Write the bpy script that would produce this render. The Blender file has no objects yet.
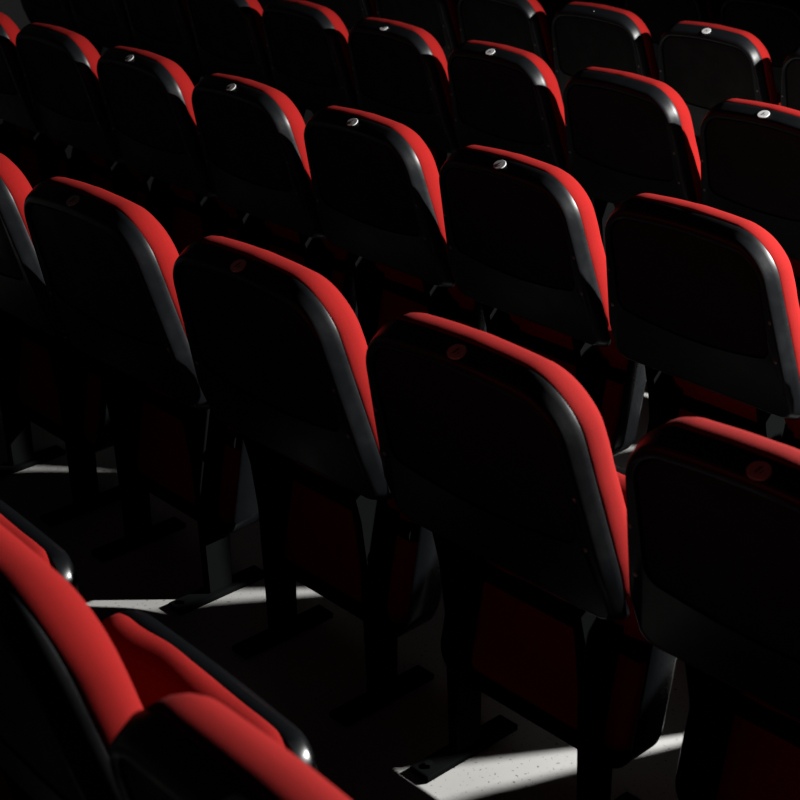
import bpy, bmesh, math, random
from mathutils import Vector, Matrix
random.seed(3)
C = bpy.context.scene.collection
SC = bpy.context.scene

# ------------------------------------------------------------------ settings
Z0 = 0.85                 # height of a seat-back number plate above its own tier
SP = 0.52                 # seat pitch along a row
SLOPE = 0.230             # recline of the backrests

# ------------------------------------------------------------------ materials
def new_mat(name):
    m = bpy.data.materials.new(name); m.use_nodes = True
    nt = m.node_tree
    return m, nt, nt.nodes['Principled BSDF']

def noise(nt, scale, detail=3.0, rough=0.5):
    tc = nt.nodes.new('ShaderNodeTexCoord')
    n = nt.nodes.new('ShaderNodeTexNoise')
    n.inputs['Scale'].default_value = scale
    n.inputs['Detail'].default_value = detail
    n.inputs['Roughness'].default_value = rough
    nt.links.new(tc.outputs['Object'], n.inputs['Vector'])
    return n

def ramp(nt, src, stops):
    r = nt.nodes.new('ShaderNodeValToRGB')
    while len(r.color_ramp.elements) > 1: r.color_ramp.elements.remove(r.color_ramp.elements[-1])
    r.color_ramp.elements[0].position = stops[0][0]; r.color_ramp.elements[0].color = (*stops[0][1], 1)
    for p, c in stops[1:]:
        e = r.color_ramp.elements.new(p); e.color = (*c, 1)
    nt.links.new(src, r.inputs['Fac'])
    return r

def bump(nt, bsdf, src, strength, dist):
    b = nt.nodes.new('ShaderNodeBump')
    b.inputs['Strength'].default_value = strength
    b.inputs['Distance'].default_value = dist
    nt.links.new(src, b.inputs['Height'])
    nt.links.new(b.outputs['Normal'], bsdf.inputs['Normal'])

def mat_fabric():
    m, nt, b = new_mat('red_fabric')
    n = noise(nt, 900, 2)
    r = ramp(nt, n.outputs['Fac'], [(0.3, (0.100, 0.0032, 0.0027)), (0.7, (0.140, 0.0046, 0.0040))])
    nt.links.new(r.outputs['Color'], b.inputs['Base Color'])
    b.inputs['Roughness'].default_value = 0.95
    b.inputs['Specular IOR Level'].default_value = 0.06
    b.inputs['Sheen Weight'].default_value = 0.0
    b.inputs['Sheen Roughness'].default_value = 0.4
    b.inputs['Sheen Tint'].default_value = (1.0, 0.25, 0.22, 1)
    bump(nt, b, n.outputs['Fac'], 0.35, 0.0008)
    return m

def mat_plastic(name, base, r0, r1, spec, bscale, bstr):
    m, nt, b = new_mat(name)
    n = noise(nt, 14, 5, 0.65)
    rr = nt.nodes.new('ShaderNodeMapRange')
    rr.inputs['From Min'].default_value = 0.35; rr.inputs['From Max'].default_value = 0.65
    rr.inputs['To Min'].default_value = r0; rr.inputs['To Max'].default_value = r1
    nt.links.new(n.outputs['Fac'], rr.inputs['Value'])
    nt.links.new(rr.outputs['Result'], b.inputs['Roughness'])
    b.inputs['Base Color'].default_value = (*base, 1)
    b.inputs['Specular IOR Level'].default_value = spec
    n2 = noise(nt, bscale, 2)
    bump(nt, b, n2.outputs['Fac'], bstr, 0.0006)
    return m

def mat_floor():
    m, nt, b = new_mat('pale_speckled_concrete')
    n = noise(nt, 3.0, 5)
    base = ramp(nt, n.outputs['Fac'], [(0.3, (0.15, 0.149, 0.1425)), (0.7, (0.19, 0.189, 0.1825))])
    n2 = noise(nt, 130, 1)
    sp = ramp(nt, n2.outputs['Fac'], [(0.66, (1, 1, 1)), (0.72, (0.35, 0.34, 0.32))])
    mx = nt.nodes.new('ShaderNodeMix'); mx.data_type = 'RGBA'; mx.blend_type = 'MULTIPLY'
    mx.inputs['Factor'].default_value = 1.0
    nt.links.new(base.outputs['Color'], mx.inputs['A']); nt.links.new(sp.outputs['Color'], mx.inputs['B'])
    nt.links.new(mx.outputs['Result'], b.inputs['Base Color'])
    b.inputs['Roughness'].default_value = 0.8
    return m

def mat_simple(name, col, rough, metal=0.0):
    m, nt, b = new_mat(name)
    n = noise(nt, 60, 3)
    d = tuple(c * 0.85 for c in col)
    r = ramp(nt, n.outputs['Fac'], [(0.35, d), (0.65, col)])
    nt.links.new(r.outputs['Color'], b.inputs['Base Color'])
    b.inputs['Roughness'].default_value = rough
    b.inputs['Metallic'].default_value = metal
    return m

M_RED = mat_fabric()
M_SHELL = mat_plastic('black_gloss_plastic', (0.003, 0.0035, 0.0042), 0.30, 0.44, 0.2, 260, 0.10)
M_PAN = mat_plastic('black_seat_pan_plastic', (0.002, 0.0023, 0.0027), 0.20, 0.30, 0.13, 260, 0.08)
M_PANEL = mat_plastic('black_grained_plastic', (0.003, 0.0032, 0.0027), 0.55, 0.75, 0.15, 420, 0.35)
M_STEEL = mat_plastic('black_coated_steel', (0.0022, 0.0024, 0.0024), 0.6, 0.75, 0.0, 180, 0.12)
M_FLOOR = mat_floor()
M_WHITE = mat_simple('white_enamel', (0.32, 0.32, 0.32), 0.45)
M_INK = mat_simple('black_ink', (0.03, 0.03, 0.035), 0.5)
M_SCREW = mat_simple('bright_screw_steel', (0.22, 0.21, 0.20), 0.35, 1.0)

# ------------------------------------------------------------------ mesh helpers
def obj(name, bm, mat, parent=None, smooth=40, bevel=None):
    me = bpy.data.meshes.new(name)
    bmesh.ops.recalc_face_normals(bm, faces=bm.faces[:])
    bm.to_mesh(me); bm.free()
    me.materials.append(mat)
    for p in me.polygons: p.use_smooth = True
    me.set_sharp_from_angle(angle=math.radians(smooth))
    o = bpy.data.objects.new(name, me); C.objects.link(o)
    if parent: o.parent = parent
    return o

def outline(hw, zt, zb, rt, rb, crown, sag=0.0, flare=0.0, nt=18, nc=12, ns=14):
    """closed rounded-rectangle outline in (x, z); top edge crowned, bottom edge sagging, sides spreading downwards"""
    rt = max(rt, 0.004); rb = max(rb, 0.004)
    pts = []
    xl = hw - rt
    for i in range(nt + 1):
        x = -xl + 2 * xl * i / nt
        pts.append((x, zt - crown * (x / hw) ** 2))
    zc = zt - crown * (xl / hw) ** 2
    for i in range(1, nc + 1):                     # top right corner
        a = math.pi / 2 * (1 - i / nc)
        pts.append((xl + rt * math.cos(a), zc - rt + rt * math.sin(a)))
    zr = zc - rt; ze = zb + rb
    for i in range(1, ns + 1):
        pts.append((hw, zr + (ze - zr) * i / ns))
    xb = hw - rb
    for i in range(1, nc + 1):
        a = -math.pi / 2 * i / nc
        pts.append((xb + rb * math.cos(a), ze + rb * math.sin(a)))
    for i in range(1, nt):
        x = xb - 2 * xb * i / nt
        pts.append((x, zb - sag * (1 - (x / xb) ** 2)))
    for i in range(0, nc):
        a = -math.pi / 2 - math.pi / 2 * i / nc
        pts.append((-xb + rb * math.cos(a), ze + rb * math.sin(a)))
    for i in range(0, ns):
        pts.append((-hw, ze + (zr - ze) * i / ns))
    for i in range(0, nc):
        a = math.pi - math.pi / 2 * i / nc
        pts.append((-xl + rt * math.cos(a), zc - rt + rt * math.sin(a)))
    if flare:
        pts = [(x * (1 + flare * min(0.75, max(0.0, -z / 0.4)) / hw), z) for x, z in pts]
    return pts

def loft(bm, loops, close=False):
    rings = [[bm.verts.new(p) for p in lp] for lp in loops]
    n = len(rings[0])
    for a, b in zip(rings[:-1], rings[1:]):
        for i in range(n):
            j = (i + 1) % n
            bm.faces.new((a[i], a[j], b[j], b[i]))
    return rings

def cap(bm, ring, steps=(), zshift=0.0):
    """close a ring by shrinking it to its centre through inner rings"""
    n = len(ring)
    cen = sum((v.co for v in ring), Vector()) / n
    prev = ring
    for k, dy in steps:
        cur = [bm.verts.new(cen + (v.co - cen) * k + Vector((0, dy, 0))) for v in ring]
        for i in range(n):
            j = (i + 1) % n
            bm.faces.new((prev[i], prev[j], cur[j], cur[i]))
        prev = cur
    c = bm.verts.new(sum((v.co for v in prev), Vector()) / n)
    for i in range(n):
        bm.faces.new((prev[i], prev[(i + 1) % n], c))

def box(bm, c, s, bev=0.0, rot=None):
    r = bmesh.ops.create_cube(bm, size=1.0)
    vs = r['verts']
    for v in vs: v.co = Vector((v.co.x * s[0], v.co.y * s[1], v.co.z * s[2]))
    if bev > 0:
        es = list({e for v in vs for e in v.link_edges})
        rb = bmesh.ops.bevel(bm, geom=es, offset=bev, segments=3, affect='EDGES', profile=0.6)
        vs = list({v for f in rb['faces'] for v in f.verts} | {v for v in vs if v.is_valid})
    for v in vs:
        p = v.co.copy()
        if rot: p = rot @ p
        v.co = p + Vector(c)

def tube(bm, a, b, r, seg=16):
    a = Vector(a); b = Vector(b); d = b - a
    mt = Matrix.Translation((a + b) / 2) @ d.to_track_quat('Z', 'Y').to_matrix().to_4x4()
    bmesh.ops.create_cone(bm, cap_ends=True, segments=seg, radius1=r, radius2=r, depth=d.length, matrix=mt)

def shear(bm, slope=SLOPE):
    for v in bm.verts: v.co.y += -slope * v.co.z

# ------------------------------------------------------------------ the seat (origin of all shapes: the number plate; lifted by Z0)
HW, ZT, ZB = 0.205, 0.009, -0.400
CY = -0.012
CX = -0.006               # the number plate sits a little right of the middle of the back
FL = 0.050
def shell_loop(w, dx, dz, db=0.0):
    return [(x, w, z) for x, z in outline(HW - dx, ZT - dz, ZB + max(db, dx), 0.086 - (dx + dz) / 2, 0.03 - dx * 0.5, 0.016, 0.0, FL)]

def lift(bm):
    for v in bm.verts: v.co += Vector((CX, CY, Z0))

def shell_bm():
    bm = bmesh.new()
    prof = [(0.034, 0.010, 0.010), (0.036, 0.004, 0.003), (0.034, 0.0005, 0.0), (0.030, 0.0, 0.0012), (0.023, 0.0020, 0.0055), (0.015, 0.0045, 0.0105),
            (0.008, 0.0070, 0.0150), (0.003, 0.0090, 0.0190), (0.000, 0.0110, 0.0245), (-0.001, 0.0125, 0.0310), (-0.001, 0.0140, 0.0360), (0.0, 0.0150, 0.0375)]
    loops = [shell_loop(*q) for q in prof]
    inner = [(x, 0.001, z) for x, z in outline(HW - 0.0160, ZT - 0.038, -0.262, 0.058, 0.03, 0.015, 0.014, 0.016)]
    inner2 = [(x, 0.012, z) for x, z in outline(HW - 0.0170, ZT - 0.039, -0.261, 0.057, 0.03, 0.015, 0.014, 0.016)]
    rings = loft(bm, loops + [inner, inner2])
    cap(bm, rings[-1], [(0.6, 0.0)])
    cap(bm, rings[0], [(0.6, 0.0)])
    for v in bm.verts:                       # apron below the panel falls away towards the seat
        if v.co.z < -0.305 and v.co.y < 0.03:
            v.co.y += 0.014 * (-0.305 - v.co.z) / 0.1
    shear(bm); lift(bm)
    return bm

def panel_bm():
    bm = bmesh.new()
    rows = [(0.014, 0.0), (0.007, 0.0), (0.0045, 0.0012), (0.0040, 0.004)]
    loops = [[(x, w, z) for x, z in outline(HW - 0.0190 - d, ZT - 0.0405 - d, -0.2595 + d, 0.056 - d, 0.029 - d, 0.015, 0.014, 0.016)] for w, d in rows]
    rings = loft(bm, loops)
    cap(bm, rings[-1], [(0.75, 0.0015), (0.4, 0.0025)])
    cap(bm, rings[0])
    shear(bm); lift(bm)
    return bm

def cushion_bm():
    bm = bmesh.new()
    prof = [(0.024, 0.030), (0.031, 0.009), (0.0345, 0.004), (0.040, 0.001), (0.051, 0.0), (0.063, 0.0), (0.075, 0.004),
            (0.086, 0.012), (0.094, 0.025), (0.099, 0.043), (0.101, 0.07)]
    loops = [[(x, w, z) for x, z in outline(HW + 0.001 - d, ZT + 0.005 - d, ZB + 0.03 + d, 0.095 - d, 0.04 - d * 0.4, 0.017, 0.0, FL)] for w, d in prof]
    rings = loft(bm, loops)
    cap(bm, rings[-1], [(0.8, 0.001), (0.5, -0.004), (0.25, -0.006)])
    cap(bm, rings[0])
    for v in bm.verts:                              # a few soft creases along the upholstered edge
        x, y, z = v.co
        k = math.sin(x * 61 + z * 37) * math.sin(z * 71 - x * 23 + 1.3)
        v.co += Vector((x, 0, z)).normalized() * 0.0012 * k
    shear(bm); lift(bm)
    return bm

# folded (tipped-up) seat: its plane runs almost parallel to the backrest, in front of it
SEAT_T = 0.16
def seat_xf(bm, slope=-0.22):
    # local seat frame: x, w = distance in front of the fold plane, z = 0 at the top edge
    for v in bm.verts:
        x, w, z = v.co
        v.co = Vector((x + CX, 0.245 + w - slope * z, z - 0.285 + Z0))

def seat_cushion_bm():
    bm = bmesh.new()
    hw, zb = 0.206, -0.410
    prof = [(-0.002, 0.085), (-0.005, 0.05), (-0.001, 0.026), (0.008, 0.012), (0.018, 0.004), (0.030, 0.0005), (0.044, 0.0), (0.050, 0.004)]
    loops = [[(x, w, z) for x, z in outline(hw - d, 0.010 - d, zb + d, 0.055 - d * 0.6, 0.05 - d * 0.5, 0.006, 0.0, 0.004)] for w, d in prof]
    rings = loft(bm, loops)
    cap(bm, rings[0], [(0.8, -0.003), (0.45, 0.002), (0.2, 0.004)])
    cap(bm, rings[-1])
    for v in bm.verts:
        x, w, z = v.co
        if z > -0.12:
            v.co.y += 0.0020 * math.sin(x * 33 + 0.6) * math.sin(x * 19 + z * 60)
            v.co.z += 0.0016 * math.sin(x * 38 + w * 60)
    seat_xf(bm)
    return bm

def seat_pan_bm():
    bm = bmesh.new()
    hw, zb = 0.215, -0.420
    prof = [(0.046, 0.010), (0.046, 0.002), (0.050, -0.001), (0.066, 0.0), (0.078, 0.006), (0.086, 0.018), (0.090, 0.045), (0.092, 0.08)]
    loops = [[(x, w, z) for x, z in outline(hw - d, 0.004 - d, zb + d, 0.055 - d * 0.5, 0.05 - d * 0.5, 0.005, 0.0, 0.004)] for w, d in prof]
    for k in (1, 2):                          # side lips reach back around the cushion
        loops[k] = [(x, w - 0.050 * min(1.0, max(0.0, (-0.03 - z) / 0.07)), z) for x, w, z in loops[k]]
    rings = loft(bm, loops)
    cap(bm, rings[-1], [(0.7, 0.004), (0.35, 0.006)])
    cap(bm, rings[0])
    seat_xf(bm)
    return bm

def leg_bm(sx):
    bm = bmesh.new()
    x = sx * 0.150 + CX
    prof = [(0.085, -0.36), (0.125, -0.36), (0.175, -0.46), (0.235, -0.50), (0.235, -0.545), (0.185, -0.58), (0.180, -0.838),
            (0.120, -0.838), (0.120, -0.56), (0.110, -0.46)]
    a = [bm.verts.new((x - 0.011, y, z + Z0)) for y, z in prof]
    b = [bm.verts.new((x + 0.011, y, z + Z0)) for y, z in prof]
    bm.faces.new(a); bm.faces.new(b[::-1])
    n = len(prof)
    for i in range(n):
        j = (i + 1) % n
        bm.faces.new((a[i], a[j], b[j], b[i]))
    bmesh.ops.bevel(bm, geom=bm.edges[:], offset=0.003, segments=2, affect='EDGES')
    return bm

def foot_bm(sx):
    bm = bmesh.new()
    x = sx * 0.150 + CX
    box(bm, (x, 0.15, 0.0065), (0.046, 0.22, 0.013), 0.004)
    for y in (0.065, 0.235):
        bmesh.ops.create_cone(bm, cap_ends=True, segments=6, radius1=0.008, radius2=0.008, depth=0.008,
                              matrix=Matrix.Translation((x, y, 0.016)))
    return bm

def bar_bm():
    bm = bmesh.new()
    tube(bm, (CX - 0.205, 0.195, Z0 - 0.50), (CX + 0.205, 0.195, Z0 - 0.50), 0.016, 20)
    return bm

# the slanting rim face under the number plate
PN = Vector((0, -0.50, 0.866)).normalized()
def on_rim(bm, org):
    up = Vector((0, 0, 1)); u = Vector((1, 0, 0)); v = PN.cross(u)
    for q in bm.verts:
        x, y, z = q.co
        q.co = Vector(org) + u * x + v * y + PN * z

def plate_bm(broken=False):
    bm = bmesh.new()
    n = 40; rx, ry = 0.0165, 0.0138
    pts = []
    if not broken:
        pts = [(rx * math.cos(2 * math.pi * i / n), ry * math.sin(2 * math.pi * i / n)) for i in range(n)]
    else:
        for i in range(20): 
            a = math.radians(195 + 190 * i / 19); pts.append((rx * math.cos(a), ry * math.sin(a)))
        pts += [(0.010, 0.006), (0.004, 0.004), (0.001, -0.0025), (-0.006, -0.004), (-0.011, -0.002)]
    h = [(1.0, 0.0), (1.0, 0.0013), (0.94, 0.0020)]
    rings = loft(bm, [[(x * k, y * k, z) for x, y in pts] for k, z in h])
    cen = bm.verts.new((0, 0 if not broken else -0.006, 0.0021))
    m = len(pts)
    for i in range(m): bm.faces.new((rings[-1][i], rings[-1][(i + 1) % m], cen))
    on_rim(bm, (0.0, 0.0140 + CY, Z0 - 0.0018))
    return bm

def numeral_bm():
    bm = bmesh.new()
    def prism(p):
        a = [bm.verts.new((x, y, 0.0019)) for x, y in p]; b = [bm.verts.new((x, y, 0.0026)) for x, y in p]
        bm.faces.new(b); bm.faces.new(a[::-1])
        for i in range(len(p)):
            j = (i + 1) % len(p); bm.faces.new((a[i], a[j], b[j], b[i]))
    prism([(-0.0045, -0.0055), (-0.0015, -0.0055), (0.0018, 0.006), (-0.0002, 0.006), (-0.0035, 0.0035), (-0.003, 0.0025), (-0.0018, 0.003)])
    prism([(0.0035, -0.0045), (0.0050, -0.0045), (0.0058, 0.0010), (0.0046, 0.0010)])
    on_rim(bm, (0.0, 0.0140 + CY, Z0 - 0.0018))
    return bm

def screw_bm(x, z):
    bm = bmesh.new()
    bmesh.ops.create_uvsphere(bm, u_segments=14, v_segments=8, radius=0.0042)
    for v in bm.verts:
        v.co = Vector((x + v.co.x, (0.0 if z < -0.1 else 0.0140) + v.co.y * 0.55, z + v.co.z))
    shear(bm); lift(bm)
    return bm

PROTO = {}
def mesh_of(key, fn, mat, name, smooth=40):
    if key not in PROTO:
        o = obj(name, fn(), mat, None, smooth)
        PROTO[key] = o
        return o
    o = PROTO[key].copy(); C.objects.link(o)
    return o

def make_seat(label, group, loc, rz, plate='number'):
    r = bpy.data.objects.new('auditorium_seat', None); C.objects.link(r)
    r.location = loc; r.rotation_euler = (0, 0, rz)
    r.empty_display_size = 0.2
    r['label'] = label; r['category'] = 'seat'; r['group'] = group
    def add(key, fn, mat, name, parent, smooth=40):
        o = mesh_of(key, fn, mat, name, smooth); o.parent = parent
        return o
    sh = add('shell', shell_bm, M_SHELL, 'backrest_shell', r, 35)
    add('panel', panel_bm, M_PANEL, 'back_panel', sh, 40)
    for k, (x, z) in enumerate([(-0.210, -0.17), (-0.214, -0.255), (0.210, -0.17), (0.214, -0.255)]):
        add('screw%d' % k, lambda x=x, z=z: screw_bm(x, z), M_SCREW, 'screw', sh)
    add('cushion', cushion_bm, M_RED, 'backrest_cushion', r, 60)
    add('pan', seat_pan_bm, M_PAN, 'seat_pan', r, 40)
    add('seatc', seat_cushion_bm, M_RED, 'seat_cushion', r, 60)
    add('bar', bar_bm, M_STEEL, 'hinge_bar', r)
    for sx in (-1, 1):
        l = add('leg%d' % sx, lambda sx=sx: leg_bm(sx), M_STEEL, 'leg', r, 30)
        add('foot%d' % sx, lambda sx=sx: foot_bm(sx), M_STEEL, 'foot', l, 30)
    if plate == 'number':
        p = add('plate', plate_bm, M_WHITE, 'number_plate', r, 12); p['label'] = 'small white oval number plate'
        add('numeral', numeral_bm, M_INK, 'numeral', p, 20)
    elif plate == 'broken':
        p = add('plateb', lambda: plate_bm(True), M_WHITE, 'number_plate', r, 12); p['label'] = 'broken white number plate'
    elif plate == 'screw':
        add('screwp', lambda: screw_bm(0.010, -0.003), M_SCREW, 'screw', sh)
    return r

# ------------------------------------------------------------------ rows of seats
# (x, y, z of column 0, turn of the row)
ROWS = {
    0: (0.111, -0.824, 0.090, -0.035),
    1: (0.000, 0.000, 0.000, 0.0),
    2: (0.1710, 0.9460, -0.0985, -0.0339),
    3: (0.2120, 1.8308, -0.1490, -0.0621),
    4: (0.3110, 2.7497, -0.2132, -0.0398),
    5: (0.3600, 3.6600, -0.2880, -0.0450),
}
R0 = 'seats of the blurred row at the bottom left'
R1 = 'seats of the nearest full row'
R2 = 'seats of the second row'
R3 = 'seats of the third row'
R4 = 'seats of the fourth row'
R5 = 'seats of the farthest dark row'
SEATS = [
    (0, 1, 'number', R0, 'blurred red foreground seat at the left edge, only its tipped-up seat corner in view'),
    (0, 2, 'number', R0, 'blurred red foreground seat with tipped-up cushion and long black rim, bottom left'),
    (0, 3, 'number', R0, 'blurred red foreground backrest cut by the bottom edge, lowest seat in the picture'),
    (1, -1, 'number', R1, 'red-edged black seat in nearest full row, cut off by the left edge'),
    (1, 0, 'number', R1, 'second seat from the left edge in nearest full row, slate side strip'),
    (1, 1, 'number', R1, 'black seat back with long grey lit side strip, left of the large central seat'),
    (1, 2, 'number', R1, 'large central black seat back with red rim curving down its right side'),
    (1, 3, 'number', R1, 'large black seat back at the lower right corner with red top edge'),
    (2, -5, 'number', R2, 'red-topped seat in the far top left corner, leftmost of the second row'),
    (2, -4, 'none', R2, 'second seat from the left in second row, white glint on corner, no plate'),
    (2, -3, 'number', R2, 'second-row seat with grey number plate and triangular lit side, beside two tan specks'),
    (2, -2, 'number', R2, 'second-row seat with grey number plate and only its corner strip glinting'),
    (2, -1, 'number', R2, 'second-row seat with pale number plate and tapering strip, above the centre left'),
    (2, 0, 'number', R2, 'second-row seat with clear white number plate and full-length glossy strip, upper centre'),
    (2, 1, 'none', R2, 'broad second-row seat without number plate at the right edge, glossy corner'),
    (3, -5, 'none', R3, 'third-row seat at the top edge left of centre, only a red corner in view'),
    (3, -4, 'none', R3, 'third-row seat cut by the top edge, left of the broken number plate'),
    (3, -3, 'broken', R3, 'third-row seat with broken half of a white number plate'),
    (3, -2, 'number', R3, 'third-row seat with whole white number plate, right of the broken plate'),
    (3, -1, 'none', R3, 'third-row seat with no number plate and olive back panel, between two plated seats'),
    (3, 0, 'number', R3, 'third-row seat with white number plate at the right edge'),
    (4, -5, 'none', R4, 'dark fourth-row seat at the top edge behind the broken number plate'),
    (4, -4, 'none', R4, 'fourth-row seat cut by the top edge, showing only its red right corner'),
    (4, -3, 'screw', R4, 'fourth-row seat with a bare screw where its number plate was'),
    (4, -2, 'number', R4, 'fourth-row seat with white number plate, upper right of the picture'),
    (4, -1, 'none', R4, 'fourth-row seat sliced by the right edge of the picture, red tip in view'),
    (5, -4, 'none', R5, 'unlit seat back at the top edge behind the bare-screw seat'),
    (5, -3, 'none', R5, 'unlit seat back at the top edge behind the plated fourth-row seat'),
    (5, -2, 'none', R5, 'unlit seat back in the far top right corner'),
    (3, -6, 'none', R3, 'dark third-row seat at the top edge behind the plateless seat of the top left'),
    (3, -7, 'none', R3, 'dark third-row seat at the top edge behind the top left corner seat'),
    (3, -8, 'none', R3, 'leftmost dark third-row seat, in the top left corner'),
    (4, -6, 'none', R4, 'dark fourth-row seat at the top edge left of the broken-plate seat'),
    (4, -7, 'none', R4, 'leftmost dark fourth-row seat at the top edge'),
    # beyond the right edge of the photograph: they shade their neighbours
    (1, 4, 'number', R1, 'nearest-row seat just outside the right edge, next to the lower right seat'),
    (2, 2, 'none', R2, 'second-row seat just outside the right edge, next to the broad plateless one'),
    (3, 1, 'none', R3, 'third-row seat just outside the right edge, next to the plated one'),
    (4, 0, 'none', R4, 'fourth-row seat just outside the right edge, next to the sliced one'),
    (2, 3, 'number', R2, 'second-row seat outside the right edge, two places right of the broad plateless one'),
    (2, 4, 'number', R2, 'second-row seat outside the right edge, three places right of the broad plateless one'),
    (3, 2, 'number', R3, 'third-row seat outside the right edge, two places right of the plated one'),
    (3, 3, 'number', R3, 'third-row seat outside the right edge, three places right of the plated one'),
    (4, 1, 'number', R4, 'fourth-row seat outside the right edge, two places right of the sliced one'),
    (4, 2, 'number', R4, 'fourth-row seat outside the right edge, three places right of the sliced one'),
]
for (r, c, plate, grp, lab) in SEATS:
    x0, y0, z0, a = ROWS[r]
    p = 0.54 if r == 0 else SP
    make_seat(lab, grp, (x0 + c * p * math.cos(a), y0 + c * p * math.sin(a), z0), a, plate)

# ------------------------------------------------------------------ the stepped floor
def floor_bm():
    bm = bmesh.new()
    order = sorted(ROWS)
    def edge(r):     # back edge of a tier: a line just behind its seats
        x0, y0, z0, a = ROWS[r]
        f = lambda x: y0 - 0.16 + (x - x0) * math.tan(a)
        return f
    XL, XR = -6.5, 4.5
    lines = []
    for i, r in enumerate(order):
        z = ROWS[r][2]
        f = edge(r) if i else (lambda x: -3.0)
        g = edge(order[i + 1]) if i + 1 < len(order) else (lambda x: 6.5)
        lines.append((z, f, g))
    prev = None
    for z, f, g in lines:
        a = [bm.verts.new((XL, f(XL), z)), bm.verts.new((XR, f(XR), z)), bm.verts.new((XR, g(XR), z)), bm.verts.new((XL, g(XL), z))]
        bm.faces.new(a)
        if prev:
            bm.faces.new((prev[3], prev[2], a[1], a[0]))
        prev = a
    # give the slab thickness
    r = bmesh.ops.extrude_face_region(bm, geom=bm.faces[:])
    for v in r['geom']:
        if isinstance(v, bmesh.types.BMVert): v.co.z -= 0.25
    return bm
fl = obj('floor', floor_bm(), M_FLOOR, None, 20)
fl['kind'] = 'structure'

# ------------------------------------------------------------------ the dark hall around the rows
M_WALL = mat_plastic('matt_black_wall_paint', (0.012, 0.012, 0.012), 0.85, 0.95, 0.05, 90, 0.2)
def slab(name, c, sz):
    bm = bmesh.new(); box(bm, c, sz)
    o = obj(name, bm, M_WALL, None, 30); o['kind'] = 'structure'
    return o
slab('wall_left', (-6.6, 1.75, 1.95), (0.2, 9.9, 5.1))
slab('wall_right', (4.6, 1.75, 1.95), (0.2, 9.9, 5.1))
slab('wall_back', (-1.0, -3.1, 1.95), (11.0, 0.2, 5.1))
slab('wall_front', (-1.0, 6.6, 1.95), (11.0, 0.2, 5.1))
slab('ceiling', (-1.0, 1.75, 4.6), (11.4, 9.9, 0.2))

# ------------------------------------------------------------------ light: one hard house spotlight, high up in the aisle ahead
def spot(name, loc, target, power, size, angle, blend, col):
    l = bpy.data.lights.new(name, 'SPOT')
    l.energy = power; l.shadow_soft_size = size; l.spot_size = math.radians(angle); l.spot_blend = blend; l.color = col
    o = bpy.data.objects.new(name, l); C.objects.link(o)
    o.location = loc
    o.rotation_euler = (Vector(target) - Vector(loc)).to_track_quat('-Z', 'Y').to_euler()
    return o
LX, LY, LZ, AZ = 2.45, 2.55, 1.85, math.radians(36)
spot('house_spotlight', (LX, LY, LZ), (LX - 3 * math.cos(AZ), LY - 3 * math.sin(AZ), 0.9), 2500, 0.03, 100, 0.25, (1.0, 0.99, 0.97))

w = bpy.data.worlds.new('dark_hall'); SC.world = w; w.use_nodes = True
w.node_tree.nodes['Background'].inputs['Color'].default_value = (0.9, 1.0, 0.9, 1)
w.node_tree.nodes['Background'].inputs['Strength'].default_value = 0.0004

# ------------------------------------------------------------------ camera
YAW, PITCH, ROLL, FPX = 0.8604, 0.4261, -0.0332, 1581.97
F = Vector((-math.sin(YAW) * math.cos(PITCH), math.cos(YAW) * math.cos(PITCH), -math.sin(PITCH)))
R = Vector((math.cos(YAW), math.sin(YAW), 0)); U = R.cross(F)
R2 = R * math.cos(ROLL) + U * math.sin(ROLL); U2 = -R * math.sin(ROLL) + U * math.cos(ROLL)
cd = bpy.data.cameras.new('camera'); cam = bpy.data.objects.new('camera', cd); C.objects.link(cam)
mt = Matrix((R2, U2, -F)).transposed().to_4x4()
mt.translation = Vector((2.5444, -1.4012, 0.8599 + Z0))
cam.matrix_world = mt
cd.sensor_fit = 'HORIZONTAL'; cd.sensor_width = 24.0; cd.lens = FPX * 24.0 / 800.0
cd.clip_start = 0.05
cd.dof.use_dof = True; cd.dof.focus_distance = 3.2; cd.dof.aperture_fstop = 6.3
SC.camera = cam

SC.view_settings.view_transform = 'Standard'
SC.view_settings.look = 'None'
SC.view_settings.gamma = 1.0
SC.view_settings.exposure = 0.0
SC.view_settings.use_curve_mapping = False
